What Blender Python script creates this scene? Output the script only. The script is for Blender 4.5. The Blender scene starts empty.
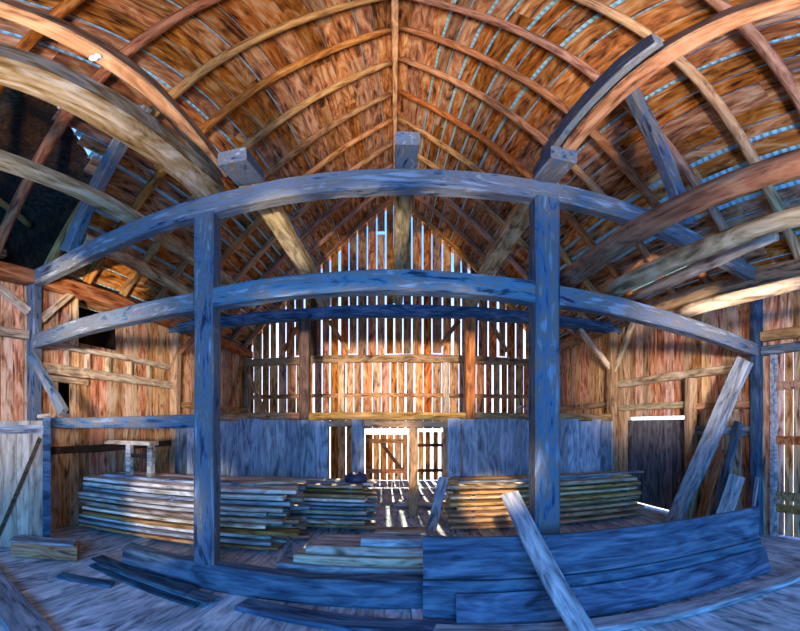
import bpy, math, random
from mathutils import Vector, Matrix, noise

rnd = random.Random(7)
scn = bpy.context.scene
COL = scn.collection
E = 1.8                                   # eye height above the floor
F, XC, Y0 = 380.0, 395.0, 425.0           # pixels per radian, forward column, horizon row of the 800x631 frame

# ---------------------------------------------------------------- helpers
def at(px, py, X=None, Y=None, Z=None):
    """Point of the barn seen at a pixel, at a known width, depth or height."""
    th = (px - XC) / F
    t = math.tan((Y0 - py) / F)
    if Y is not None:
        d = Y / math.cos(th)
    elif X is not None:
        d = X / math.sin(th)
    else:
        d = (Z - E) / t
    return Vector((d * math.sin(th), d * math.cos(th), E + d * t))

class MB:
    def __init__(s):
        s.v = []; s.f = []
    def box(s, c0, c1, jit=0.0):
        x0, y0, z0 = c0; x1, y1, z1 = c1
        b = len(s.v)
        for z in (z0, z1):
            for x, y in ((x0, y0), (x1, y0), (x1, y1), (x0, y1)):
                s.v.append((x + rnd.uniform(-jit, jit), y + rnd.uniform(-jit, jit), z + rnd.uniform(-jit, jit)))
        for f in ((0, 3, 2, 1), (4, 5, 6, 7), (0, 1, 5, 4), (1, 2, 6, 5), (2, 3, 7, 6), (3, 0, 4, 7)):
            s.f.append(tuple(b + i for i in f))
    def hexa(s, pts):
        b = len(s.v); s.v += [tuple(p) for p in pts]
        for f in ((0, 3, 2, 1), (4, 5, 6, 7), (0, 1, 5, 4), (1, 2, 6, 5), (2, 3, 7, 6), (3, 0, 4, 7)):
            s.f.append(tuple(b + i for i in f))
    def rings(s, rs, closed_ends=True):
        """loft through rings of equal length"""
        b = len(s.v); n = len(rs[0])
        for r in rs: s.v += [tuple(p) for p in r]
        for i in range(len(rs) - 1):
            for j in range(n):
                k = (j + 1) % n
                s.f.append((b + i * n + j, b + i * n + k, b + (i + 1) * n + k, b + (i + 1) * n + j))
        if closed_ends:
            s.f.append(tuple(b + j for j in reversed(range(n))))
            s.f.append(tuple(b + (len(rs) - 1) * n + j for j in range(n)))
    def build(s, name, mat, parent=None, mw=None, smooth=False):
        me = bpy.data.meshes.new(name)
        me.from_pydata(s.v, [], s.f); me.update()
        me.materials.append(mat)
        if smooth:
            for p in me.polygons: p.use_smooth = len(p.vertices) == 4
        o = bpy.data.objects.new(name, me); COL.objects.link(o)
        if mw is not None: o.matrix_world = mw
        if parent is not None: o.parent = parent
        return o

def tag(o, label=None, cat=None, group=None, kind=None):
    if label: o['label'] = label
    if cat: o['category'] = cat
    if group: o['group'] = group
    if kind: o['kind'] = kind
    return o

def empty(name, loc, rz=0.0):
    o = bpy.data.objects.new(name, None); COL.objects.link(o)
    o.location = loc; o.rotation_euler = (0, 0, rz); o.empty_display_size = .1
    return o

def frame(p0, p1, roll=0.0):
    p0, p1 = Vector(p0), Vector(p1)
    x = (p1 - p0).normalized()
    up = Vector((0, 0, 1)) if abs(x.z) < .95 else Vector((0, 1, 0))
    y = up.cross(x).normalized(); z = x.cross(y)
    m = Matrix((x, y, z)).transposed()
    return Matrix.Translation(p0) @ m.to_4x4() @ Matrix.Rotation(roll, 4, 'X'), (p1 - p0).length

def timber_mesh(L, w, h, seg=None, jit=.008, sag=None, ch=.12):
    """hewn squared timber along +X with eased corners and adze-uneven faces"""
    seg = seg or max(2, int(L / .35)); m = MB(); rs = []
    c = min(w, h) * ch; ph = rnd.uniform(0, 99)
    for i in range(seg + 1):
        t = i / seg; x = L * t
        off = sag(t) if sag else (0, 0)
        r = []
        for (y, z) in ((-w/2 + c, -h/2), (w/2 - c, -h/2), (w/2, -h/2 + c), (w/2, h/2 - c), (w/2 - c, h/2), (-w/2 + c, h/2), (-w/2, h/2 - c), (-w/2, -h/2 + c)):
            n = noise.noise_vector(Vector((x * 1.3 + ph, y * 4, z * 4)))
            r.append((x, y + off[0] + n.y * jit * 2, z + off[1] + n.z * jit * 2))
        rs.append(r)
    m.rings(rs); return m

def timber(name, label, cat, p0, p1, w, h, mat, roll=0.0, jit=.008, sag=None, group=None, parent=None, ch=.12):
    mw, L = frame(p0, p1, roll)
    o = timber_mesh(L, w, h, None, jit, sag, ch).build(name, mat, parent, mw)
    if label: tag(o, label, cat, group, 'thing')
    return o

def pole(name, label, cat, p0, p1, r0, r1, mat, bend=.02, group=None, seg=None, parent=None):
    """round-log member with natural bends and taper"""
    mw, L = frame(p0, p1); seg = seg or max(4, int(L / .3)); m = MB(); rs = []
    ph = rnd.uniform(0, 99); N = 10
    for i in range(seg + 1):
        t = i / seg; x = L * t; r = r0 + (r1 - r0) * t
        n = noise.noise_vector(Vector((x * .5 + ph, 0, 0)))
        fade = math.sin(math.pi * t) ** .5 if 0 < t < 1 else 0
        oy, oz = n.y * bend * 2.2 * fade, n.z * bend * 2.2 * fade
        rs.append([(x, oy + math.cos(a) * r * (1 + .12 * noise.noise(Vector((x * 2 + ph, math.cos(a), math.sin(a))))),
                    oz + math.sin(a) * r * (1 + .12 * noise.noise(Vector((x * 2, math.cos(a) + ph, math.sin(a)))))) for a in (2 * math.pi * j / N for j in range(N))])
    m.rings(rs)
    o = m.build(name, mat, parent, mw, smooth=True)
    if label: tag(o, label, cat, group, 'thing')
    return o

def plank(name, label, cat, p0, p1, w, t, mat, roll=0.0, group=None, warp=.006, parent=None):
    """sawn board along p0-p1: w across, t thick"""
    mw, L = frame(p0, p1, roll)
    ph = rnd.uniform(0, 99); k = rnd.uniform(-warp, warp) * 2
    m = MB(); rs = []; seg = max(2, int(L / .5)); c = min(t, w) * .14
    s0, s1 = rnd.uniform(-.03, .03), rnd.uniform(-.03, .03)
    for i in range(seg + 1):
        q = i / seg; x = L * q
        oz = k * math.sin(math.pi * q)
        e = noise.noise(Vector((x * 1.1 + ph, 3.3, 0))) * .008
        r = []
        for (y, z) in ((-w/2 + c, -t/2), (w/2 - c, -t/2), (w/2, -t/2 + c), (w/2, t/2 - c), (w/2 - c, t/2), (-w/2 + c, t/2), (-w/2, t/2 - c), (-w/2, -t/2 + c)):
            xx = x + (s0 * y / w if i == 0 else s1 * y / w if i == seg else 0)
            r.append((xx, y + (e if y > 0 else -e * .6), z + oz))
        rs.append(r)
    m.rings(rs)
    o = m.build(name, mat, parent, mw)
    if label: tag(o, label, cat, group, 'thing')
    return o

# ---------------------------------------------------------------- materials
def wood(name, cols, axis='X', scale=1.0, rough=.85, island=False, hue=.02, val=.45, bump=.75, sat=.2):
    """weathered wood: grain drawn out along one axis, mottling, every board or log its own shade"""
    m = bpy.data.materials.new(name); m.use_nodes = True
    nt = m.node_tree; N = nt.nodes; Lk = nt.links
    for n in list(N): N.remove(n)
    out = N.new('ShaderNodeOutputMaterial'); bs = N.new('ShaderNodeBsdfPrincipled')
    Lk.new(bs.outputs[0], out.inputs[0])
    bs.inputs['Roughness'].default_value = rough
    bs.inputs['Specular IOR Level'].default_value = .25
    tc = N.new('ShaderNodeTexCoord')
    if island:
        g = N.new('ShaderNodeNewGeometry'); R = g.outputs['Random Per Island']
    else:
        g = N.new('ShaderNodeObjectInfo'); R = g.outputs['Random']
    mul = N.new('ShaderNodeMath'); mul.operation = 'MULTIPLY'; mul.inputs[1].default_value = 83.0
    Lk.new(R, mul.inputs[0])
    add = N.new('ShaderNodeVectorMath'); add.operation = 'ADD'
    Lk.new(tc.outputs['Object'], add.inputs[0]); Lk.new(mul.outputs[0], add.inputs[1])
    mp = N.new('ShaderNodeMapping')
    st = {'X': (.9, 9, 9), 'Y': (9, .9, 9), 'Z': (9, 9, .9)}[axis]
    mp.inputs['Scale'].default_value = [a * scale for a in st]
    Lk.new(add.outputs[0], mp.inputs[0])
    n1 = N.new('ShaderNodeTexNoise'); n1.inputs['Scale'].default_value = 1.6
    n1.inputs['Detail'].default_value = 7; n1.inputs['Roughness'].default_value = .62; n1.inputs['Distortion'].default_value = 1.4
    Lk.new(mp.outputs[0], n1.inputs['Vector'])
    mp2 = N.new('ShaderNodeMapping'); mp2.inputs['Scale'].default_value = [(a * .5 + 1.1) * scale for a in st]
    Lk.new(add.outputs[0], mp2.inputs[0])
    n2 = N.new('ShaderNodeTexNoise'); n2.inputs['Scale'].default_value = 1.0; n2.inputs['Detail'].default_value = 3; n2.inputs['Distortion'].default_value = 2.2
    Lk.new(mp2.outputs[0], n2.inputs['Vector'])
    mx = N.new('ShaderNodeMath'); mx.operation = 'MULTIPLY_ADD'; mx.inputs[1].default_value = .55
    Lk.new(n2.outputs['Fac'], mx.inputs[0])
    sc = N.new('ShaderNodeMath'); sc.operation = 'MULTIPLY'; sc.inputs[1].default_value = .5
    Lk.new(n1.outputs['Fac'], sc.inputs[0]); Lk.new(sc.outputs[0], mx.inputs[2])
    cr = N.new('ShaderNodeValToRGB')
    el = cr.color_ramp.elements
    el[0].position = .39; el[1].position = .645
    el[0].color = (*cols[0], 1); el[1].color = (*cols[-1], 1)
    for i, c in enumerate(cols[1:-1]):
        e = el.new(.39 + .255 * (i + 1) / (len(cols) - 1)); e.color = (*c, 1)
    Lk.new(mx.outputs[0], cr.inputs[0])
    hs = N.new('ShaderNodeHueSaturation')
    def rng(node_in, lo, hi, k):
        a = N.new('ShaderNodeMath'); a.operation = 'MULTIPLY'; a.inputs[1].default_value = k
        b = N.new('ShaderNodeMath'); b.operation = 'FRACT'
        c = N.new('ShaderNodeMapRange'); c.inputs['To Min'].default_value = lo; c.inputs['To Max'].default_value = hi
        Lk.new(R, a.inputs[0]); Lk.new(a.outputs[0], b.inputs[0]); Lk.new(b.outputs[0], c.inputs['Value']); Lk.new(c.outputs[0], node_in)
    rng(hs.inputs['Hue'], .5 - hue, .5 + hue, 7.13)
    rng(hs.inputs['Saturation'], 1 - sat, 1 + sat, 13.7)
    rng(hs.inputs['Value'], 1 - val, 1 + val, 29.3)
    Lk.new(cr.outputs[0], hs.inputs['Color']); Lk.new(hs.outputs[0], bs.inputs['Base Color'])
    bp = N.new('ShaderNodeBump'); bp.inputs['Strength'].default_value = bump; bp.inputs['Distance'].default_value = .02
    Lk.new(n1.outputs['Fac'], bp.inputs['Height']); Lk.new(bp.outputs[0], bs.inputs['Normal'])
    return m

def plain(name, col, rough=.6, metal=0.0):
    m = bpy.data.materials.new(name); m.use_nodes = True
    b = m.node_tree.nodes['Principled BSDF']
    n = m.node_tree.nodes.new('ShaderNodeTexNoise'); n.inputs['Scale'].default_value = 14; n.inputs['Detail'].default_value = 5
    r = m.node_tree.nodes.new('ShaderNodeValToRGB')
    r.color_ramp.elements[0].color = (*[c * .7 for c in col], 1); r.color_ramp.elements[1].color = (*[min(1, c * 1.25) for c in col], 1)
    m.node_tree.links.new(n.outputs['Fac'], r.inputs[0]); m.node_tree.links.new(r.outputs[0], b.inputs['Base Color'])
    b.inputs['Roughness'].default_value = rough; b.inputs['Metallic'].default_value = metal
    return m

M = {}
M['roof']   = wood('roof_boards', [(.03, .011, .005), (.22, .085, .03), (.42, .18, .065), (.5, .33, .18)], 'Y', .75, island=True, val=.38, hue=.006, sat=.15)
M['metal']  = plain('galvanised_sheet', (.3, .62, .74), .5, .1)
M['rafter'] = wood('rafter_pole', [(.1, .04, .018), (.36, .16, .06), (.52, .29, .13)], 'X', 1.0, val=.25)
M['frame']  = wood('frame_timber', [(.012, .022, .04), (.09, .15, .22), (.14, .12, .1), (.2, .28, .36)], 'X', .9, val=.12, sat=.3)  # frame, part, floor and slate carry some blue door light in their colour
M['pale']   = wood('pale_log', [(.14, .09, .05), (.45, .33, .2), (.66, .54, .38)], 'X', .9, val=.15)
M['oldlog'] = wood('old_hewn_log', [(.04, .022, .012), (.2, .11, .05), (.27, .21, .15), (.4, .34, .27)], 'X', .9, val=.1)
M['brown']  = wood('brown_timber', [(.09, .04, .02), (.36, .18, .08), (.5, .3, .16)], 'X', .9, val=.2)
M['wallv']  = wood('wall_boards', [(.09, .04, .02), (.4, .2, .1), (.6, .36, .21), (.64, .47, .34)], 'Z', .9, island=True, val=.35)
M['rearv']  = wood('gable_boards', [(.07, .025, .012), (.34, .13, .05), (.55, .26, .1), (.6, .38, .2)], 'Z', .9, island=True, val=.4)
M['part']   = wood('grey_boards', [(.08, .1, .13), (.24, .29, .36), (.4, .44, .5)], 'Z', .9, island=True, val=.35)
M['doorg']  = wood('dark_grey_boards', [(.03, .03, .035), (.11, .1, .11), (.2, .19, .2)], 'Z', .9, island=True, val=.3)
M['gate']   = wood('pale_gate_boards', [(.16, .13, .1), (.4, .34, .26), (.52, .46, .38)], 'Z', .9, island=True, val=.15)
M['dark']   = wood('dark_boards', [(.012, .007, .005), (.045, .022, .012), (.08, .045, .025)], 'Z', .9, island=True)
M['darkx']  = wood('dark_timber', [(.03, .018, .01), (.08, .045, .025), (.13, .08, .05)], 'X', .9)
M['floor']  = wood('floor_boards', [(.12, .14, .17), (.4, .45, .5), (.68, .72, .75)], 'Y', .8, island=True, val=.25)
M['grey']   = wood('grey_plank', [(.07, .08, .1), (.23, .25, .28), (.4, .42, .45)], 'X', 1.0, val=.3, sat=.3)
M['slate']  = wood('old_plank', [(.012, .024, .045), (.045, .085, .14), (.11, .17, .24)], 'X', .9, val=.25)
M['lumb']   = wood('stacked_lumber', [(.14, .09, .05), (.46, .36, .27), (.72, .63, .53)], 'X', 1.0, val=.45, sat=.4)
M['fresh']  = wood('fresh_lumber', [(.28, .14, .05), (.66, .42, .18), (.8, .6, .32)], 'X', 1.0, val=.25)
M['iron']   = plain('rusted_iron', (.05, .035, .028), .6, .6)
M['glaze']  = plain('white_porcelain', (.8, .82, .85), .25)
M['tarp']   = plain('dark_tarp', (.012, .02, .06), .5)
M['ground'] = plain('pale_yard', (.62, .56, .44), .95)

# ---------------------------------------------------------------- dimensions
HW = 5.05            # half width, inner face of the side walls
YB, YF = 12.2, -4.0  # inner faces of back and front walls
ZR = 8.05 + E        # rafter centre line at the ridge
SL = 1.09            # roof pitch
RR = .085            # rafter radius
def raft(x): return ZR - SL * abs(x)
ROOF_UP = RR * 1.48 + .04          # underside of boarding above the rafter centres
B1, B2 = 3.53, 7.5   # depth of the two cross frames

# ---------------------------------------------------------------- setting: floor and ground
def struct(o): o['kind'] = 'structure'; return o
m = MB(); x = -HW - .1
while x < HW + .1:
    w = rnd.uniform(.2, .32); y = YF
    while y < YB + .2:
        l = min(rnd.uniform(2.4, 4.5), YB + .2 - y + .01)
        z = rnd.uniform(-.006, .0)
        m.box((x + .004, y + .003, -.06), (x + w - .004, y + l - .003, z)); y += l
    x += w
struct(m.build('floor', M['floor']))
m = MB(); m.box((-60, -60, -.5), (60, 90, -.3))
struct(m.build('ground', M['ground']))

# ---------------------------------------------------------------- setting: boarded walls
def boards(m, u0, u1, zlo, zhi, place, wr=(.2, .3), gap=(.004, .012), holes=(), big=0.0, biggap=(.02, .05), rag=0.0):
    """vertical boards from u0 to u1; place(u0,u1,z0,z1) adds one; holes = (ua,ub,za,zb)"""
    u = u0
    while u < u1 - .03:
        w = min(rnd.uniform(*wr), u1 - u)
        g = rnd.uniform(*biggap) if rnd.random() < big else rnd.uniform(*gap)
        a, b = u, u + w - g; mid = (a + b) / 2
        lo = zlo(mid) if callable(zlo) else zlo
        lo += rnd.uniform(0, rag)
        segs = [(lo, lambda v: zhi(v) if callable(zhi) else zhi)]
        cuts = sorted((h[2], h[3]) for h in holes if h[0] < mid < h[1])
        z = lo; top = min(segs[0][1](a), segs[0][1](b))
        for c0, c1 in cuts:
            if c0 > z + .02: place(a, b, z, c0, None)
            z = max(z, c1)
        if top > z + .02: place(a, b, z, None, segs[0][1])
        u += w

def side_wall(name, s, zhi, holes, mat, y0, y1, **kw):
    m = MB()
    def place(a, b, z0, z1, f):
        o = rnd.uniform(0, .012); t0, t1 = (z1, z1) if f is None else (f(a), f(b))
        xi, xo = s * (HW + o), s * (HW + o + .028)
        m.hexa([(xi, a, z0), (xo, a, z0), (xo, b, z0), (xi, b, z0), (xi, a, t0), (xo, a, t0), (xo, b, t1), (xi, b, t1)])
    boards(m, y0, y1, -.25, zhi, place, holes=holes, **kw)
    return struct(m.build(name, mat))
ZP = 2.62 + E     # top of the wall plates
LH = [(7.62, 7.74, .9 + E, 1.95 + E), (4.65, 5.6, 1.5 + E, 2.42 + E), (4.08, 4.46, .2 + E, .82 + E), (-1.6, 4.0, 2.55 + E, 9)]
side_wall('wall_left', -1, ZP + .1, LH, M['wallv'], YF, YB + .05, big=.06, biggap=(.015, .03))
RH = [(1.6, 3.27, -1, 1.3 + E), (5.1, 7.2, -1, .18 + E)]
side_wall('wall_right', 1, ZP + .1, RH, M['wallv'], YF, YB + .05, big=.1, biggap=(.015, .035))

def end_wall(name, y, t, zlo, zhi, holes, mat, **kw):
    m = MB()
    def place(a, b, z0, z1, f):
        o = rnd.uniform(0, .012); t0, t1 = (z1, z1) if f is None else (f(a), f(b))
        q0, q1 = y + o * t, y + t * (o + .028)
        m.hexa([(a, q0, z0), (b, q0, z0), (b, q1, z0), (a, q1, z0), (a, q0, t0), (b, q0, t1), (b, q1, t1), (a, q1, t0)])
    boards(m, -HW - .02, HW + .02, zlo, zhi, place, holes=holes, **kw)
    return struct(m.build(name, mat))
gable = lambda x: raft(x) + ROOF_UP - .02
BZ = 2.13 + E     # beam of the back wall
end_wall('wall_back', YB, 1, -.25, BZ + .06, [(-1.0, 1.75, -1, -.12 + E)], M['rearv'], wr=(.22, .34), gap=(.012, .04), big=.25, biggap=(.04, .07))
end_wall('wall_gable', YB, 1, BZ + .07, gable, [(-.55, -.2, 8.5, 8.63)], M['rearv'], wr=(.26, .36), gap=(.035, .06), big=.3, biggap=(.07, .1), rag=.16)
end_wall('wall_front', YF, -1, -.25, gable, [(-2.4, 2.4, -1, 4.1)], M['wallv'])
# grey board partition between the second frame's posts
PT = .13 + E
m = MB()
def place(a, b, z0, z1, f):
    o = rnd.uniform(0, .02); tz = PT - rnd.uniform(0, .05)
    m.box((a, B2 - .155 - o - .028, .01), (b, B2 - .155 - o, tz))
for u0, u1 in ((-4.78, -1.28), (-.83, -.57), (1.02, 1.3), (1.3, 4.72)):
    boards(m, u0, u1, 0, PT, place, wr=(.22, .33), gap=(.003, .01))
struct(m.build('wall_partition', M['part']))

# ---------------------------------------------------------------- setting: roof boarding and sheet metal
def hole_w(x):            # half width in Y of the opening to the annex roof, at distance x from the centre
    pts = ((2.6, 0.0), (3.8, 2.75), (5.1, 3.1), (9, 3.1))
    if x <= pts[0][0]: return 0
    for (a, wa), (b, wb) in zip(pts, pts[1:]):
        if x <= b: return wa + (wb - wa) * (x - a) / (b - a)
YW = 1.25                  # annex ridge depth
def slope_boards(name, s):
    m = MB(); n = math.sqrt(1 + SL * SL); dx, dz = 1 / n, -SL / n   # down-slope direction
    L = (HW + .25) * n; d = .02
    def pt(dist, y, up):
        return (s * (dist * dx + up * SL / n), y, ZR + ROOF_UP + dist * dz + up / n)
    while d < L:
        w = rnd.uniform(.22, .36)
        g = rnd.choice((.005, .01, .02, .03, .05, .06)) if s > 0 else rnd.choice((.004, .012, .025, .035, .045))
        y = YF - .15
        while y < YB + .3:
            l = min(rnd.uniform(2.2, 4.2), YB + .3 - y + .01)
            spans = [(y + .002, y + l - .002)]
            if s < 0:
                hw = hole_w((d + w / 2) * dx)
                if hw > 0:
                    hw -= rnd.uniform(.06, .25); a, b = YW - hw, YW + hw; new = []
                    for p, q in spans:
                        if q <= a or p >= b: new.append((p, q)); continue
                        if p < a: new.append((p, a))
                        if q > b: new.append((b, q))
                    spans = new
            for p, q in spans:
                if q - p < .05: continue
                gg = g + (rnd.uniform(.0, .02)); lo = rnd.uniform(0, .008)
                m.hexa([pt(d, p, lo), pt(d + w - gg, p, lo), pt(d + w - gg, q, lo), pt(d, q, lo), pt(d, p, lo + .024), pt(d + w - gg, p, lo + .024), pt(d + w - gg, q, lo + .024), pt(d, q, lo + .024)])
            y += l
        d += w
    return struct(m.build(name, M['roof']))
slope_boards('ceiling_left', -1); slope_boards('ceiling_right', 1)
def sheet(name, s):
    me = MB(); n = math.sqrt(1 + SL * SL); dx, dz = 1 / n, -SL / n; L = (HW + .35) * n
    ys = []; y = YF - .2
    while y < YB + .4: ys.append(y); y += .03
    rows = 64
    def pt(dist, i):
        up = .036 + (0, .009, .018, .009)[i % 4]
        return (s * (dist * dx + up * SL / n), ys[i], ZR + ROOF_UP + dist * dz + up / n)
    for r in range(rows):
        d0, d1 = L * r / rows - (.004 if r else -.0), L * (r + 1) / rows
        hw = hole_w((d0 + d1) / 2 * dx) if s < 0 else 0
        b = len(me.v)
        for i in range(len(ys)): me.v += [pt(max(0, d0), i), pt(d1, i)]
        for i in range(len(ys) - 1):
            if hw and abs(ys[i] - YW) < hw - .03: continue
            me.f.append((b + 2 * i, b + 2 * i + 1, b + 2 * i + 3, b + 2 * i + 2))
    return struct(me.build(name, M['metal']))
sheet('roof_left', -1); sheet('roof_right', 1)

# annex beyond the opening, a dark boarded shell
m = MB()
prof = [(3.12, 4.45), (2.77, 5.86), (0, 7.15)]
def vx(z): return -(ZR + ROOF_UP + .06 - z) / SL
for sgn in (-1, 1):
    for (w0, z0), (w1, z1) in zip(prof, prof[1:]):
        n = 5
        for k in range(n):
            a, b = k / n, (k + 1.04) / n
            wa, wb, za, zb = w0 + (w1 - w0) * a, w0 + (w1 - w0) * b, z0 + (z1 - z0) * a, z0 + (z1 - z0) * b
            ya, yb = YW + sgn * wa, YW + sgn * wb
            m.hexa([(vx(za), ya, za), (-10, ya, za), (-10, yb, zb), (vx(zb), yb, zb), (vx(za), ya, za + .03), (-10, ya, za + .03), (-10, yb, zb + .03), (vx(zb), yb, zb + .03)])
m.box((-10, -2.1, 4.42), (-5.12, YW - 3.05, 4.46)); m.box((-10, YW + 3.05, 4.42), (-5.12, 7.2, 4.46))
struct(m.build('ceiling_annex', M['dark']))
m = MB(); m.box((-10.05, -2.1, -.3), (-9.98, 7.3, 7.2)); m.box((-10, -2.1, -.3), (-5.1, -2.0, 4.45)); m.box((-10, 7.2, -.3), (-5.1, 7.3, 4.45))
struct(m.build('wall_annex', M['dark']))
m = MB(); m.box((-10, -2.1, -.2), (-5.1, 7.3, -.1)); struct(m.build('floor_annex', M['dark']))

DK, SD = 'dark-opening side', 'slatted-door side'
side = {-1: DK, 1: SD}
ORD = ['first', 'second', 'third', 'fourth', 'fifth', 'sixth', 'seventh', 'eighth', 'ninth', 'tenth', 'eleventh', 'twelfth']

# annex rafters seen through the opening
for i, xo in enumerate((-5.6, -6.5, -7.4, -8.4)):
    pole('annex_rafter', f'brown pole rafter inside the dark roof opening, {ORD[i]} in', 'rafter', (xo, YW + 2.68, 5.75), (xo + .25, YW + .05, 7.02), .07, .06, M['brown'], group='annex rafters', bend=.01)
timber('annex_tie', 'dark cross timber inside the annex behind the dark roof opening', 'beam', (-6.6, YW - 2.2, 4.9), (-6.2, YW + 2.5, 5.3), .16, .18, M['brown'])

# ---------------------------------------------------------------- rafters and ridge
yl = [1.0, 1.86, 2.77, 3.77, 4.68, 5.66, 6.7, 7.7, 8.72, 9.75, 10.75, 11.75]
yr = [1.0, 1.86, 2.74, 3.75, 4.62, 5.52, 6.62, 7.66, 8.7, 9.72, 10.75, 11.75]
for s, ys in ((-1, yl), (1, yr)):
    for i, y in enumerate(ys):
        top = Vector((s * .09, y, raft(.09))); foot = Vector((s * (HW + .12), y, raft(HW + .12)))
        pole('rafter', f'round pole rafter on the {side[s]} slope, {ORD[i]} counting away from the viewer', 'rafter', foot, top, RR * 1.05, RR * .85, M['rafter'], bend=.015, group=f'pole rafters on the {side[s]} slope')
timber('ridge_board', 'long thin ridge board running along the peak between the rafters', 'beam', (0, YF, ZR - .02), (0, YB - .02, ZR - .02), .075, .26, M['rafter'], jit=.004)

# wall plates
for s in (-1, 1):
    timber('wall_plate', f'long squared eave timber lying on top of the {side[s]} wall', 'beam', (s * (HW - .16), YF + .05, ZP - .18), (s * (HW - .16), YB - .05, ZP - .18), .24, .26, M['brown'], jit=.012)

# ---------------------------------------------------------------- front cross frame
FX = (-4.93, -1.9, 1.46, 4.95)
def sagf(pts, L):
    def f(t):
        x = pts[0][0] + (pts[-1][0] - pts[0][0]) * t
        for (a, za), (b, zb) in zip(pts, pts[1:]):
            if x <= b + 1e-6:
                q = (x - a) / (b - a); q = q * q * (3 - 2 * q)
                return (0, za + (zb - za) * q)
        return (0, pts[-1][1])
    return f
# upper tie: one long hewn timber with a natural crook
tpts = [(-5.02, -.19), (-1.9, -.05), (0, .02), (2.3, .06), (5.02, -.12)]
UT = 2.615 + E          # mid height of the upper tie
timber('tie_beam', 'long bowed upper tie beam spanning the whole barn on four posts', 'beam', (-5.02, B1, UT), (5.02, B1, UT), .2, .27, M['frame'], sag=sagf(tpts, 10), jit=.01)
def tie_bot(x): return UT + sagf(tpts, 10)((x + 5.02) / 10.04)[1] - .13
SZ = .3                 # top of the sill
pl = ['slender corner post at the dark-opening end of the upper tie beam', 'tall square post rising from the sill beside the long lumber stack', 'tall square post behind the tilted plank, tallest blue timber', 'dark corner post beside the slatted door']
for i, x in enumerate(FX):
    w = (.2, .23, .26, .17)[i]
    timber('timber_post', pl[i], 'post', (x, B1, (0, SZ, SZ, 0)[i]), (x, B1, tie_bot(x) + .01), w, w * .95, M['slate' if i == 3 else 'frame'], jit=.008)
# lower ties, mortised between the posts
LT = 1.36 + E
segs = [(FX[0] + .1, FX[1] - .11, LT - .03, LT - .02, 'lower tie beam from the dark-opening corner post to the sill post by the long stack'),
        (FX[1] + .11, FX[2] - .13, LT, LT, 'arching lower tie beam between the two tall middle posts'),
        (FX[2] + .13, FX[3] - .09, LT, LT - .16, 'lower tie beam under the loft poles, from tall post to slatted-door post')]
for a, b, za, zb, lb in segs:
    timber('lower_tie', lb, 'beam', (a, B1, za), (b, B1, zb), .2, .22, M['frame'], jit=.01, sag=lambda t: (0, .03 * math.sin(math.pi * t)))
timber('low_rail', 'short horizontal rail at eye level beside the grey board panel', 'rail', (-4.72, B1, .03 + E), (-2.02, B1, .04 + E), .12, .14, M['frame'])
timber('knee_brace', 'slanting brace from the corner post down to the low eye-level rail', 'brace', (-4.85, B1 - .13, 1.12 + E), at(64, 412, Y=B1 - .13), .1, .14, M['frame'])
timber('sill_beam', 'dark heavy sill timber on the floor under the tall post', 'beam', (-2.98, B1 - .02, .15), (2.0, B1 - .02, .15), .2, .3, M['slate'], jit=.012)
# queen struts tie -> rafters
timber('queen_strut', 'slanting strut from the upper tie up to the dark-opening slope', 'strut', (-4.1, B1 + .0, tie_bot(-4.1) + .32), (-2.75, B1 + .0, raft(2.75) - .12), .17, .2, M['frame'])
timber('queen_strut', 'bluish slanting strut from the upper tie up to the slatted-door slope', 'strut', (3.36, B1 - .06, tie_bot(3.36) + .31), (2.42, B1 - .06, raft(2.42) - .12), .17, .2, M['frame'])

# longitudinal timbers resting on the two upper ties
timber('purlin_timber', 'pale square timber lying over both tie beams under the ridge', 'beam', (.1, B1 + .02, 2.87 + E), (.06, B2 + .1, 2.6 + E), .2, .2, M['pale'])
timber('purlin_timber', 'pale slanting purlin timber behind the ties, towards the dark opening', 'beam', (-1.43, B1 + .02, 2.85 + E), (-1.42, B2 + .15, 2.6 + E), .24, .22, M['pale'])
timber('purlin_timber', 'pale slanting purlin timber behind the ties, towards the slatted door', 'beam', (1.51, B1 + .02, 2.91 + E), (1.55, B2 + .15, 2.6 + E), .24, .22, M['pale'])
timber('loft_log', 'long pale log lying on the upper tie below the dark opening', 'log', (-2.95, .2, 2.93 + E), (-3.02, B2 + .2, 2.72 + E), .2, .22, M['pale'], ch=.28)
timber('loft_log', 'short pale log behind the upper tie, next to the eave timber', 'log', (-3.95, B1 + .14, 2.86 + E), (-3.9, B2 + .2, 2.66 + E), .2, .2, M['pale'], ch=.28)
for x, z, w, lb in ((.1, 2.88, .2, 'under the ridge'), (-1.4, 2.88, .28, 'beside the end of the massive hewn log'), (1.46, 2.93, .26, 'over the tall post with the tilted plank')):
    timber('purlin_end', f'short dark-blue purlin end overhanging the upper tie, {lb}', 'block', (x, 3.06, z + E), (x, B1 - .02, z + E - .005), w, .2, M['frame'], ch=.06, jit=.004)  # purlin ends as separate pieces, blue light put into their colour
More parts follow.
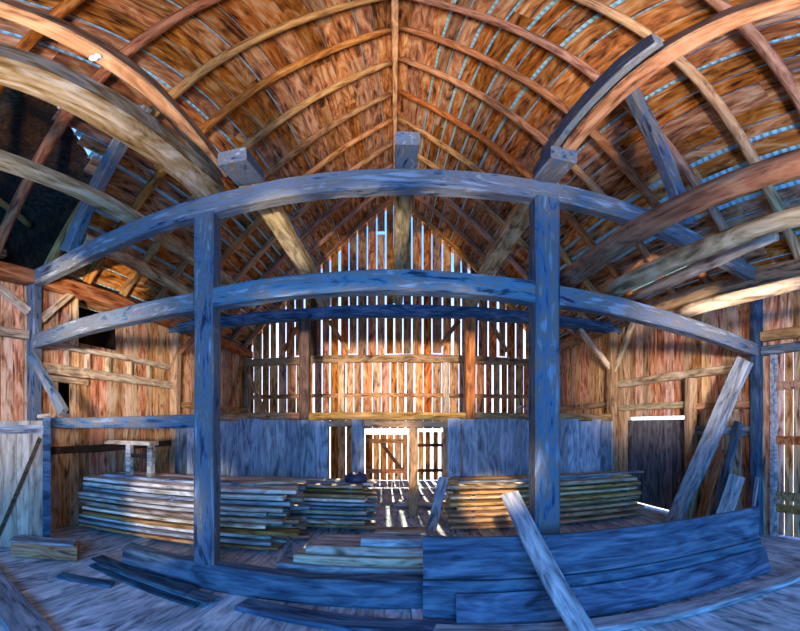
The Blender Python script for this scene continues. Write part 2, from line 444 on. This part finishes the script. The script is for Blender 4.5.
# big hewn log reaching the viewer and the thinner timber above it
timber('swing_log', 'massive grey-brown hewn log running overhead to the upper tie beam', 'log', (-1.74, -.6, 2.92 + E), (-1.88, B1 + .06, 2.87 + E), .3, .32, M['oldlog'], jit=.02, ch=.22)
timber('upper_purlin', 'slim brown purlin just above the massive hewn log', 'beam', (-1.42, .2, 3.47 + E), (-1.78, B1 + .1, 3.17 + E), .14, .18, M['brown'])
ins = timber('upper_purlin', 'brown purlin rising overhead towards the viewer, slatted-door slope', 'beam', (1.44, .2, 3.62 + E), (1.52, B1 + .1, 3.02 + E), .14, .19, M['brown'])
timber('splice_plank', 'bluish splice plank fixed along the rising overhead purlin', 'plank', (1.34, 1.62, 3.38 + E), (1.4, B1 - .12, 3.11 + E), .06, .22, M['frame'])
b = MB()
rs = []
for (h, r) in ((0, .018), (.02, .03), (.035, .03), (.045, .02), (.06, .028), (.075, .012)):
    rs.append([(h, math.cos(a) * r, math.sin(a) * r) for a in (2 * math.pi * j / 12 for j in range(12))])
b.rings(rs); pp = Vector((-1.5, 1.3, 3.33 + E))
q = at(84, 62, X=-1.52)
o = b.build('insulator', M['glaze'], None, Matrix.Translation(Vector((q.x + .055, q.y, q.z - .02))), smooth=True)
tag(o, 'small round white porcelain insulator on the slim brown purlin', 'insulator', None, 'thing')

# loft poles from the lower tie towards the viewer
LP = [((1.74, B1 + .12, 1.595 + E), (1.7, .2, 1.64 + E), .11, 'thick round loft pole on the lower tie next to the tall post'),
      ((2.28, B1 + .12, 1.565 + E), (2.27, .2, 1.58 + E), .105, 'smooth round loft pole lying second from the tall post'),
      ((2.62, B1 + .1, 1.53 + E), (2.5, 1.6, 1.62 + E), .075, 'thin pale loft pole wedged under the second pole'),
      ((3.36, B1 + .12, 1.49 + E), (3.36, .2, 1.5 + E), .09, 'round loft pole crossing near the end of the lower tie')]
for p0, p1, r, lb in LP:
    pole('loft_pole', lb, 'pole', p0, p1, r, r * .72, M['pale'] if r < .11 else M['rafter'], group='loft poles over the lower tie')
timber('wall_girt', 'upper rail above the slatted door', 'rail', (HW - .08, .2, 1.42 + E), (HW - .08, B1 - .1, 1.42 + E), .14, .16, M['brown'])
timber('wall_girt', 'lower header timber resting on top of the slatted door', 'rail', (HW - .06, 1.2, 1.2 + E), (HW - .06, B1 - .1, 1.2 + E), .12, .14, M['frame'])

# ---------------------------------------------------------------- second cross frame
GX = (-4.9, -1.81, 1.5, 4.83)
T2 = 2.31 + E
timber('tie_beam', 'dark tie beam of the second frame, in front of the gable', 'beam', (-5.0, B2, T2), (5.0, B2, T2), .24, .24, M['slate'], jit=.01)
gl = ['corner post of the second frame behind the long lumber stack', 'dark post standing above the grey partition, near the long stack', 'brown post standing above the grey partition, near the tall blue post', 'corner post of the second frame beside the grey double door']
for i, x in enumerate(GX):
    timber('timber_post', gl[i], 'post', (x, B2, 0), (x, B2, T2 - .115), .2, .22, M['brown'] if i in (0, 2, 3) else M['darkx'])
for a, b, lb in ((GX[0] + .1, GX[1] - .1, 'between corner and dark post'), (GX[1] + .1, GX[2] - .1, 'over the central doorway'), (GX[2] + .1, GX[3] - .1, 'between brown post and double-door corner')):
    timber('mid_rail', f'rough rail capping the grey partition, {lb}', 'rail', (a, B2, .17 + E), (b, B2, .17 + E), .18, .16, M['brown'])
timber('door_lintel', 'flat lintel board over the central doorway gap', 'lintel', (-1.35, B2 - .14, .02 + E), (1.35, B2 - .14, .02 + E), .06, .12, M['brown'])
timber('door_post', 'warm brown post standing in the middle of the central doorway', 'post', at(413.5, 512, Z=0.0) * 1.0 if False else (.36, B2 - .02, 0), (.36, B2 - .02, .09 + E), .17, .17, M['brown'])
timber('knee_brace', 'thin brace from the second tie to the double-door corner post', 'brace', at(579, 329, Y=B2), at(610, 368, Y=B2), .1, .12, M['pale'])
timber('knee_brace', 'short brace along the wall above the double-door corner post', 'brace', (4.84, B2 - .1, .97 + E + .3), (4.84, B2 - .95, 2.45 + E), .09, .12, M['pale'])
timber('knee_brace', 'thin brace from the second tie to the post behind the long stack', 'brace', at(215, 318, Y=B2), at(180, 352, Y=B2), .1, .12, M['brown'])
timber('knee_brace', 'slanting brace over the grey board panel, eave to corner post', 'brace', (-4.92, 2.5, 2.4 + E), (-4.92, B1 - .12, 1.85 + E), .1, .12, M['pale'])
timber('knee_brace', 'short brace behind the upper tie at the dark-opening corner post', 'brace', (-4.92, B1 + .12, 1.75 + E), (-4.92, B1 + .8, 2.38 + E), .1, .12, M['pale'])

# ---------------------------------------------------------------- back wall framing
YI = YB - .15
timber('back_beam', 'long rough beam across the back wall under the bright gable', 'beam', (-4.95, YI, BZ), (4.95, YI, BZ), .22, .24, M['brown'], jit=.014)
timber('back_girt', 'thin horizontal girt across the back wall below the beam', 'rail', (-4.95, YI + .04, .95 + E), (4.95, YI + .04, .95 + E), .12, .13, M['brown'])
for x, lb in ((-1.71, 'towards the long stack'), (1.62, 'towards the tall blue post')):
    timber('back_stud', f'pale stud on the back wall, {lb}', 'stud', (x, YI - .02, .0), (x, YI - .02, BZ - .12), .2, .16, M['pale'])
for x, lb in ((-2.6, 'towards the long stack'), (2.55, 'towards the tall blue post')):
    timber('gable_post', f'post against the bright gable, {lb}', 'post', (x, YI, BZ + .12), (x, YI, raft(x) - .1), .2, .2, M['darkx'])
for (a, b), lb in zip((((329, 321), (349, 353)), ((300, 323), (284, 351)), ((459, 321), (436, 351)), ((491, 323), (507, 352))),
                      ('inner one by the dark post', 'outer one by the dark post', 'inner one by the brown post', 'outer one by the brown post')):
    timber('gable_brace', f'slanting brace against the bright gable, {lb}', 'brace', at(*a, Y=YI - .02), at(*b, Y=YI - .02), .1, .13, M['brown'], group='gable braces')
cb0, cb1 = at(249, 375, Y=YI - .25), at(266, 417, Y=YI - .25)
timber('corner_brace', 'steep brace at the back corner, along the dark-opening wall', 'brace', (-4.74, 11.1, 2.0 + E), (-4.74, 8.67, .01), .11, .13, M['brown'])
timber('corner_brace', 'steep brace at the back corner, along the back wall', 'brace', cb0, cb0 + (cb1 - cb0) * ((cb0.z - .03) / (cb0.z - cb1.z)), .11, .13, M['brown'])
for s in (-1, 1):
    timber('timber_post', f'back corner post on the {side[s]}', 'post', (s * 4.93, YI, 0), (s * 4.93, YI, ZP - .26), .2, .2, M['brown'])

# ---------------------------------------------------------------- side wall girts
def girt(s, y0, y1, z, w, h, lb, mat='brown', x=None):
    X = s * ((x or HW) - w / 2 - .01)
    timber('wall_girt', lb, 'rail', (X, y0, z + E), (X, y1, z + E), w, h, M[mat], jit=.01)
girt(-1, B1 + .11, B2 - .13, .93, .16, .17, 'thick girt along the wall above the long lumber stack', 'pale')
girt(-1, B1 + .3, B2 - .13, 1.36, .1, .1, 'thin upper girt of the ladder-like framing above the long stack', 'pale')
girt(-1, YF + .1, B1 - .11, 1.45, .14, .15, 'girt on the wall above the grey board panel', 'pale')
girt(-1, B1 + .3, B2 - .13, -.43, .12, .13, 'low dark girt just above the long lumber stack', 'darkx')
girt(-1, B2 + .13, YB - .22, .5, .14, .14, 'girt on the dark-opening wall behind the partition')
for i, y in enumerate((4.25, 4.75, 5.3, 5.95, 6.6)):
    timber('wall_stud', f'short stud between the two girts over the long stack, {ORD[i]} from the viewer', 'stud', (-HW + .06, y, 1.02 + E), (-HW + .06, y, 1.3 + E), .09, .08, M['pale'], group='short studs over the long stack')
timber('window_lintel', 'short lintel over the small dark wall window', 'lintel', (-HW + .05, 3.85, .87 + E - .1 + .02), (-HW + .05, 4.75, .87 + E - .1), .08, .1, M['pale'])
girt(1, B1 + .1, B2 - .13, .95, .16, .16, 'long pale girt along the wall above the grey double door', 'pale')
girt(1, 5.05, B2 - .13, .39, .14, .13, 'header girt right over the grey double door', 'pale')
girt(1, B1 + .1, 4.9, .33, .1, .12, 'short upper rail behind the leaning timbers')
girt(1, B1 + .1, 4.9, -.1, .1, .17, 'pale wide rail behind the leaning timbers', 'grey')
girt(1, B2 + .13, YB - .22, .5, .14, .14, 'girt on the slatted-door wall behind the partition')
timber('timber_post', 'brown door post between the grey double door and the leaning timbers', 'post', (HW - .13, 4.98, 0), (HW - .13, 4.98, .86 + E), .2, .17, M['brown'])

# grey double door in the slatted-door wall
def board_door(name, u0, u1, z0, z1, place_fn, mat, gap, battens, brace=None, n=None, kind=None):
    pass
d = empty('door_1', (HW + .02, 5.1, 0)); d['kind'] = 'structure'
m = MB(); y = 5.12
while y < 7.16:
    w = min(rnd.uniform(.16, .24), 7.18 - y); m.box((HW - .005, y, .06), (HW + .02, y + w - .008, .11 + E)); y += w
def child(mb, name, mat, par):
    o = mb.build(name, mat); o.parent = par; o.matrix_parent_inverse = Matrix.Translation(-par.location) ; return o
o = child(m, 'door_boards', M['doorg'], d)
for z in (.35, 1.5):
    b = MB(); b.box((HW + .022, 5.15, z), (HW + .05, 7.15, z + .14)); child(b, 'ledge', M['slate'], d)

# slatted door beside the dark corner post
d = empty('door_2', (HW + .02, 1.65, 0)); d['kind'] = 'structure'
m = MB(); y = 1.66
while y < 3.2:
    w = rnd.uniform(.12, .17); m.box((HW - .0, y, .03), (HW + .025, min(y + w, 3.22), 1.26 + E)); y += w + rnd.uniform(.012, .028)
child(m, 'slats', M['wallv'], d)
for z in (.42, .62, 1.5, 2.35):
    b = MB(); b.box((HW - .045, 1.66, z), (HW - .002, 3.2, z + .13)); child(b, 'batten', M['brown'], d)
b = MB(); b.box((HW - .06, 3.2, 0), (HW + .05, 3.3, 1.14 + E)); child(b, 'door_jamb', M['grey'], d)

# back doors
d = empty('door_3', (-.3, YB, 0)); d['kind'] = 'structure'
m = MB(); x = -.95
while x < .38:
    w = min(rnd.uniform(.2, .27), .42 - x); m.box((x, YB + .0, .02), (x + w - rnd.uniform(.015, .04), YB + .028, -.3 + E)); x += w
child(m, 'door_boards', M['rearv'], d)
for z in (.25, 1.22):
    b = MB(); b.box((-.92, YB - .03, z), (.36, YB - .002, z + .13)); child(b, 'ledge', M['brown'], d)
b = MB(); b.hexa([(-.5, YB - .033, 1.22), (-.36, YB - .033, 1.22), (-.36, YB - .004, 1.22), (-.5, YB - .004, 1.22), (-.5 + .62, YB - .033, .38), (-.36 + .62, YB - .033, .38), (-.36 + .62, YB - .004, .38), (-.5 + .62, YB - .004, .38)]); child(b, 'door_brace', M['darkx'], d)
d = empty('door_4', (1.1, YB, 0)); d['kind'] = 'structure'
m = MB(); x = .5
while x < 1.7:
    w = rnd.uniform(.13, .2); m.box((x, YB, .02), (min(x + w, 1.74), YB + .028, -.22 + E)); x += w + rnd.uniform(.05, .11)
child(m, 'door_boards', M['rearv'], d)
for z in (.28, 1.1):
    b = MB(); b.box((.5, YB - .03, z), (1.72, YB - .002, z + .1)); child(b, 'ledge', M['darkx'], d)

# ---------------------------------------------------------------- lumber stacks
def stack(what, where, x0, x1, y0, nrow, bw, th, gap, nlay, mats, ragL, ragR, slant=0.0, endnote=''):
    z = .06; group = f'boards in the {what}'
    n = nlay
    def yy(x): return y0 + slant * (x - x0)
    for k, xb in enumerate((x0 + .35, (x0 + x1) / 2, x1 - .35)):
        timber('stack_bearer', f'squat bearer block under the {what}, {("one end", "middle", "other end")[k]}', 'block', (xb, yy(xb) + .03, .03), (xb, yy(xb) + nrow * bw - .05, .03), .09, .06, M['slate'])
    for l in range(nlay):
        t = th * rnd.uniform(.75, 1.2)
        nth = nlay - l
        for r in range(nrow):
            a = x0 + rnd.uniform(-ragL, ragL * .6) ; b = x1 + rnd.uniform(-ragR, ragR)
            if r == 0: dy = rnd.uniform(-.13, 0)
            else: dy = 0
            yc = y0 + (r + .5) * bw * (1 + slant * slant) ** .5 + dy
            mat = M[rnd.choice(mats)]
            tilt = rnd.uniform(-.004, .004)
            if r == 0: lb = f'front plank of the {what}, {ORD[nth-1]} layer down'
            else: lb = f'plank behind the front one in the {what}, {ORD[nth-1]} layer down'
            plank('lumber_plank', lb, 'plank', (a, yc + slant * (a - x0) - tilt, z + t / 2), (b, yc + slant * (b - x0) + tilt, z + t / 2), bw - .03, t, mat, group=f'{group}, {ORD[nth-1]} layer' + (' front' if r == 0 else ''), warp=.004)
        z += t
        if l < nlay - 1:
            for xb in (x0 + .3, (x0 * .5 + x1 * .5), x1 - .3):
                plank('lumber_sticker', f'thin sticker strip between the planks of the {what}', 'strip', (xb, yy(xb) - .03 + .05, z + gap / 2), (xb, yy(xb) + nrow * bw - .06, z + gap / 2), .05, gap - .001, M['slate'], group=f'stickers in the {what}', warp=0)
            z += gap
    return z
zl = stack('long stack under the girt', '', -4.74, -1.5, 4.42, 4, .27, .054, .03, 11, ['lumb', 'lumb', 'grey', 'grey', 'lumb', 'brown'], .1, .24, slant=.15)
zm = stack('short stack by the central doorway', '', -2.75, -.42, 6.15, 3, .27, .05, .03, 10, ['lumb', 'lumb', 'grey', 'brown'], .1, .13)
zr = stack('yellow stack behind the tilted plank', '', 1.0, 4.42, 6.2, 4, .26, .055, .045, 8, ['fresh', 'fresh', 'fresh', 'lumb'], .13, .1, slant=-.09)
# loose planks on the stacks
plank('loose_plank', 'pale plank lying askew on top of the long stack end', 'plank', (-2.15, 5.0, zl + .03), (-1.32, 5.45, zl + .05), .16, .04, M['lumb'])
plank('loose_plank', 'pale plank lying along the top of the long stack', 'plank', (-4.5, 4.75, zl + .025), (-1.95, 5.1, zl + .025), .22, .04, M['grey'])
plank('loose_plank', 'dark weathered plank on top of the yellow stack', 'plank', (1.1, 6.5, zr + .02), (3.9, 6.2, zr + .02), .2, .035, M['grey'])
plank('loose_plank', 'thin grey plank jutting past the yellow stack top', 'plank', (2.2, 6.28, zr + .058), (4.62, 6.1, zr + .058), .16, .03, M['grey'])
plank('loose_plank', 'pale plank leaning on the open end of the yellow stack', 'plank', at(431, 531, Z=.03), (.83, 6.45, .9), .17, .035, M['grey'], roll=math.pi / 2 * 0.0 + .5)
for k in range(3):
    plank('loose_plank', f'short plank on the floor behind the doorway post, {("bottom", "middle", "top")[k]} of three', 'plank', (-.1 + .07 * k, 8.15, .025 + .055 * k), (1.6 - .1 * k, 8.0, .025 + .055 * k), .25, .05, M['lumb'])
# plank heap along the sill
heap = [(-.95, .16, 3.95, .32, .045, 'bottom of the heap'), (-1.05, .14, 3.68, .34, .085, 'second of the heap'), (-.9, .19, 3.92, .37, .085, 'middle of the heap'), (-.62, .2, 3.7, .385, .09, 'next to top of the heap'), (-.12, .22, 3.85, .43, .08, 'topmost of the heap')]
hz = .0
for k, (xa, xb, y, z, th, lb) in enumerate(((-1.2, .15, 4.06, .05, .1, 'lowest'), (-1.0, .17, 4.1, .15, .1, 'second'), (-1.08, .16, 4.15, .25, .1, 'third'), (-.92, .18, 4.2, .35, .1, 'fourth'), (-.8, .2, 4.25, .45, .1, 'fifth'), (-.22, .22, 4.28, .55, .09, 'topmost'))):
    for j, yo in enumerate((0, -.27)):
        plank('heap_plank', f'pale blue-lit plank in the low heap behind the sill, {lb} layer', 'plank', (xa - j * .12, y + yo, z + .002), (xb + .14, y + yo - .02, z + .002), .26, th - .004, M['lumb'] if (k + j) % 3 else M['grey'], group=f'low plank heap, {lb} layer')

# ---------------------------------------------------------------- low plank wall and planks on the floor in front
W0, W1 = Vector((.24, 3.22, 0)), Vector((3.72, 2.6, 0))
def onwall(t, z, off=0.0):
    n = Vector((W1.y - W0.y, -(W1.x - W0.x), 0)).normalized()
    p = W0.lerp(W1, t) + n * off
    return Vector((p.x, p.y, z))
plank('barrier_plank', 'wide dark top plank of the low barrier below the tall post', 'plank', onwall(0, .625), onwall(.99, .62), .40, .05, M['slate'], roll=math.pi / 2)
plank('barrier_plank', 'wide dark bottom plank of the low barrier, resting on the floor', 'plank', onwall(.0, .205), onwall(1.0, .205), .4, .05, M['slate'], roll=math.pi / 2)
plank('barrier_plank', 'thinner plank leaning against the foot of the low barrier', 'plank', onwall(.08, .16, .12), onwall(1.0, .16, .12), .31, .04, M['slate'], roll=math.pi / 2 - .35)
timber('barrier_batten', 'upright batten at the open end of the low barrier', 'batten', onwall(.03, 0, -.07), onwall(.03, .78, -.07), .09, .07, M['slate'])
timber('barrier_batten', 'upright batten behind the low barrier near the leaning timbers', 'batten', onwall(.93, 0, -.07), onwall(.93, .78, -.07), .09, .07, M['slate'])
plank('floor_plank', 'long plank lying on the floor in front of the low barrier', 'plank', (.3, 2.9, .035), (4.2, 1.94, .035), .2, .065, M['grey'])
plank('floor_plank', 'long dark plank on the floor along the sill beam', 'plank', (-1.36, 3.2, .03), (1.0, 2.86, .03), .24, .055, M['slate'])
plank('tilted_plank', 'long grey plank tilted up over the low barrier', 'plank', (1.27, 2.02, .035), (1.045, 3.36, 1.16), .19, .035, M['grey'], roll=0)
for k, (a, b, z) in enumerate((((-3.3, 3.28), (-1.72, 3.06), .018), ((-3.2, 3.33), (-1.6, 3.12), .05), ((-3.35, 3.36), (-1.9, 3.17), .08))):
    plank('thin_plank', f'thin dark plank lying at the end of the sill, {("bottom", "middle", "top")[k]} of three', 'plank', (*a, z), (*b, z), .2, .026, M['slate'])
plank('floor_plank', 'wide pale plank on the floor in front of the block pile', 'plank', (-4.6, 2.28, .03), (-2.3, 1.66, .03), .34, .05, M['grey'])
# sawn offcuts near the grey gate
timber('timber_offcut', 'squared brown timber offcut on the floor in front of the grey gate', 'block', (-4.3, 2.75, .11), (-3.62, 3.3, .11), .3, .2, M['brown'], ch=.05)
plank('offcut_board', 'pale board lying on top of the squared timber offcut', 'plank', (-4.32, 2.74, .232), (-3.66, 3.27, .232), .27, .03, M['grey'])
plank('floor_plank', 'short bluish plank on the floor beside the timber offcut', 'plank', (-3.3, 2.72, .02), (-2.7, 2.95, .02), .16, .03, M['slate'])
timber('rail_block', 'small white block on the end of the eye-level rail', 'block', (-4.78, B1, .14 + E), (-4.5, B1, .14 + E), .12, .06, M['lumb'])

# ---------------------------------------------------------------- grey board panel
pa, pb = Vector((-4.22, 3.3, 0)), Vector((-4.86, 2.3, 0))
dirv = (pb - pa).normalized(); rot = math.atan2(dirv.y, dirv.x)
e = empty('stall_gate', (pa.x, pa.y, 0), rot); tag(e, 'grey board stall gate with a diagonal strap, standing by the corner post', 'gate', None, 'thing')
Lp = (pb - pa).length
m = MB(); u = .1
while u < Lp:
    w = rnd.uniform(.16, .22); m.box((u, -.015, .03), (min(u + w - .005, Lp), .015, 1.86)); u += w
o = m.build('gate_boards', M['gate'], e)
b = MB(); b.box((0, -.05, .02), (.11, .05, 1.9)); b.build('gate_stile', M['slate'], e)
b = MB(); b.box((.1, .016, 1.68), (Lp, .05, 1.8)); b.build('top_rail', M['grey'], e)
b = MB(); b.hexa([(.12, .016, 1.6), (.17, .016, 1.64), (.17, .035, 1.64), (.12, .035, 1.6), (Lp - .45, .016, .12), (Lp - .4, .016, .15), (Lp - .4, .035, .15), (Lp - .45, .035, .12)]); b.build('diagonal_strap', M['darkx'], e)
for k, (a, c) in enumerate(((at(47, 521, Z=.0), 1.0), (at(53, 522, Z=.0), .8))):
    plank('leaning_lath', f'thin pale lath leaning beside the grey gate, {("taller", "shorter")[k]} one', 'lath', a + Vector((.03, .15, .015)), a + Vector((-.12, .3, c)), .06, .025, M['grey'])

# small trestle standing on the long stack
e = empty('trestle', (-4.2, 4.9, zl)); tag(e, 'small pale trestle with a plank top standing on the long stack', 'trestle', None, 'thing')
p0, p1 = at(107, 443, Y=4.85), at(152, 443, Y=4.85)
def local(mb, name, mat):
    o = mb.build(name, mat); o.parent = e; o.matrix_parent_inverse = Matrix.Translation(-e.location); return o
zt = (p0.z + p1.z) / 2
b = MB(); b.box((p0.x, 4.78, zt - .03), (p1.x, 5.02, zt + .04), .006); local(b, 'trestle_top', M['lumb'])
xm = at(128, 450, Y=4.85).x
for xx in (xm - .05, p1.x - .1):
    b = MB(); b.box((xx, 4.85, zl + .002), (xx + .09, 4.94, zt - .03), .004); local(b, 'leg', M['lumb'])
b = MB(); b.box((xm + .04, 4.88, zt - .24), (p1.x - .1, 4.91, zt - .17)); local(b, 'stretcher', M['darkx'])

# dark bundle on the short stack
b = MB(); rs = []
for h, r in ((0, .17), (.04, .2), (.1, .19), (.15, .14), (.18, .06)):
    rs.append([(math.cos(a) * r * (1 + .12 * math.sin(3 * a)), math.sin(a) * r * .7, h + .01 * math.sin(5 * a)) for a in (2 * math.pi * j / 16 for j in range(16))])
b.rings(rs); q = at(356, 476, Y=6.5)
o = b.build('tarp_bundle', M['tarp'], None, Matrix.Translation((q.x, 6.5, zm)), smooth=True)
tag(o, 'dark blue rounded tarp bundle on top of the short stack', 'tarp', None, 'thing')
# round hoop on the partition
b = MB(); rs = []; q = at(522, 416, Y=B2 - .02)
for i in range(17):
    a = math.pi * i / 16; c = Vector((math.cos(a), 0, math.sin(a)))
    rs.append([c * (.13 + .022 * math.cos(t)) + Vector((0, .022 * math.sin(t), 0)) for t in (2 * math.pi * k / 8 for k in range(8))])
b.rings(rs); o = b.build('hoop', M['lumb'], None, Matrix.Translation((q.x, B2 - .02, .255 + E)), smooth=True)
tag(o, 'small pale bent hoop standing on the partition rail near the tall post', 'hoop', None, 'thing')

# ---------------------------------------------------------------- timbers leaning by the slatted-door wall
timber('leaning_timber', 'massive weathered timber leaning from the floor to the dark corner post', 'timber', (4.5, 5.02, .02), (4.72, 3.58, 1.03 + E), .16, .26, M['grey'], jit=.012)
plank('leaning_plank', 'rusty orange plank leaning low behind the massive timber', 'plank', (4.72, 4.62, .02), (4.93, 4.25, -.4 + E), .22, .035, M['brown'], roll=1.3)
plank('leaning_plank', 'dark blue-grey plank leaning steeply beside the massive timber', 'plank', (4.62, 4.22, .02), (4.9, 3.85, .05 + E), .2, .05, M['slate'], roll=1.3)
plank('leaning_plank', 'broad short pale plank leaning next to the dark corner post', 'plank', (4.5, 3.98, .02), (4.7, 3.72, 1.0), .26, .035, M['grey'], roll=1.3)
plank('leaning_plank', 'slim pale lath leaning at the dark corner post', 'plank', (4.55, 3.38, .02), (4.74, 3.36, 1.0), .07, .03, M['grey'], roll=1.3)

# ---------------------------------------------------------------- light
wd = bpy.data.worlds.new('sky'); scn.world = wd; wd.use_nodes = True
nt = wd.node_tree; bg = nt.nodes['Background']
tc = nt.nodes.new('ShaderNodeTexCoord'); sx = nt.nodes.new('ShaderNodeSeparateXYZ'); cr = nt.nodes.new('ShaderNodeValToRGB')
nt.links.new(tc.outputs['Generated'], sx.inputs[0]); nt.links.new(sx.outputs['Z'], cr.inputs[0]); nt.links.new(cr.outputs[0], bg.inputs[0])
cr.color_ramp.elements[0].position = .0; cr.color_ramp.elements[0].color = (.8, .88, 1, 1)
cr.color_ramp.elements[1].position = .42; cr.color_ramp.elements[1].color = (.1, .3, .95, 1)
bg.inputs[1].default_value = 3.0

def light(name, typ, loc, rot, energy, col, **kw):
    l = bpy.data.lights.new(name, typ); l.energy = energy; l.color = col
    for k, v in kw.items(): setattr(l, k, v)
    o = bpy.data.objects.new(name, l); COL.objects.link(o); o.location = loc; o.rotation_euler = rot
    return o
def aim(loc, to):
    return (Vector(to) - Vector(loc)).to_track_quat('-Z', 'Y').to_euler()
light('sun', 'SUN', (0, 30, 20), (math.radians(-42), 0, math.radians(2)), 16, (1, .86, .62), angle=.009)
# blue sky at the open front doors; all warm spots are added fill
light('door_sky', 'AREA', (0, YF - .15, 2.4), (math.radians(86), 0, 0), 880, (.008, .335, 1), shape='RECTANGLE', size=4.6, size_y=3.0)
for k, (x, el, cone, en) in enumerate(((-1.6, 62, 62, 2800), (1.6, 62, 62, 2800), (-1.2, 40, 26, 3900), (1.2, 40, 26, 3900))):
    light('roof_fill', 'SPOT', (x, YF + .4, .5), (math.radians(90 + el), 0, 0), en, (1, .74, .48), spot_size=math.radians(cone), spot_blend=.5, shadow_soft_size=.5)  # warm fill added under the roof, no real source there
for k, (p, to, cone, en) in enumerate((((.6, YF + .2, 2.0), (-4.9, 6.2, 2.75), 15, 9000), ((-.6, YF + .2, 2.0), (4.9, 6.2, 2.75), 15, 8000), ((3.2, YF + .3, 2.2), (-5.0, 2.3, 2.7), 24, 3600), ((-3.2, YF + .3, 2.2), (5.0, 2.1, 2.9), 22, 3200))):
    light('wall_fill', 'SPOT', p, aim(p, to), en, (1, .8, .62), spot_size=math.radians(cone), spot_blend=.6, shadow_soft_size=.4)  # fill lamps added to brighten the side walls
for k, az in enumerate((-7, -2.4, 2.1, 6.5)):
    light('back_fill', 'SPOT', (-.2, YF + .3, 1.75), (math.radians(90 + 5.5), 0, math.radians(-az)), 10000, (1, .8, .62), spot_size=math.radians(10.5), spot_blend=.5, shadow_soft_size=.15)  # unseen spots added to lift the back wall
for k, (az, en) in enumerate(((-29, 9000), (-8, 6500), (-1.5, 6500), (5, 6500), (28, 9000))):
    light('purlin_fill', 'SPOT', (-.1, YF + .3, .6), (math.radians(90 + (21.2 if abs(az) > 20 else 24.6)), 0, math.radians(-az)), en, (1, .78, .5), spot_size=math.radians(7.5 if abs(az) > 20 else 6.4), spot_blend=.5, shadow_soft_size=.1)  # added spots passing between the ties to warm purlins and rear roof
for k, (p, to, cone, en) in enumerate((((-.1, YF + .2, 1.75), (.1, YB, .95), 8.5, 9000), ((-.7, YF + .2, 3.5), (1.62, 6.2, .55), 6.5, 8000), ((.2, YF + .2, 2.2), (-3.1, 4.75, .6), 11, 3400))):
    light('doorway_fill', 'SPOT', p, aim(p, to), en, ((1, .72, .42), (1, .72, .42), (1, .88, .74))[k], spot_size=math.radians(cone), spot_blend=.6, shadow_soft_size=.1)  # added fill for the doorway, yellow stack and long stack

# ---------------------------------------------------------------- camera
cam = bpy.data.cameras.new('camera'); co = bpy.data.objects.new('camera', cam); COL.objects.link(co)
co.location = (0, 0, E); co.rotation_euler = (math.radians(90), 0, 0)
cam.type = 'PANO'; cam.panorama_type = 'EQUIRECTANGULAR'
cam.longitude_min = (0 - XC) / F; cam.longitude_max = (800 - XC) / F
cam.latitude_min = (Y0 - 631) / F; cam.latitude_max = Y0 / F
cam.clip_start = .02; cam.clip_end = 300
scn.camera = co
vs = scn.view_settings
vs.view_transform = 'Standard'; vs.look = 'None'; vs.exposure = 0.0; vs.gamma = 1; vs.use_curve_mapping = False
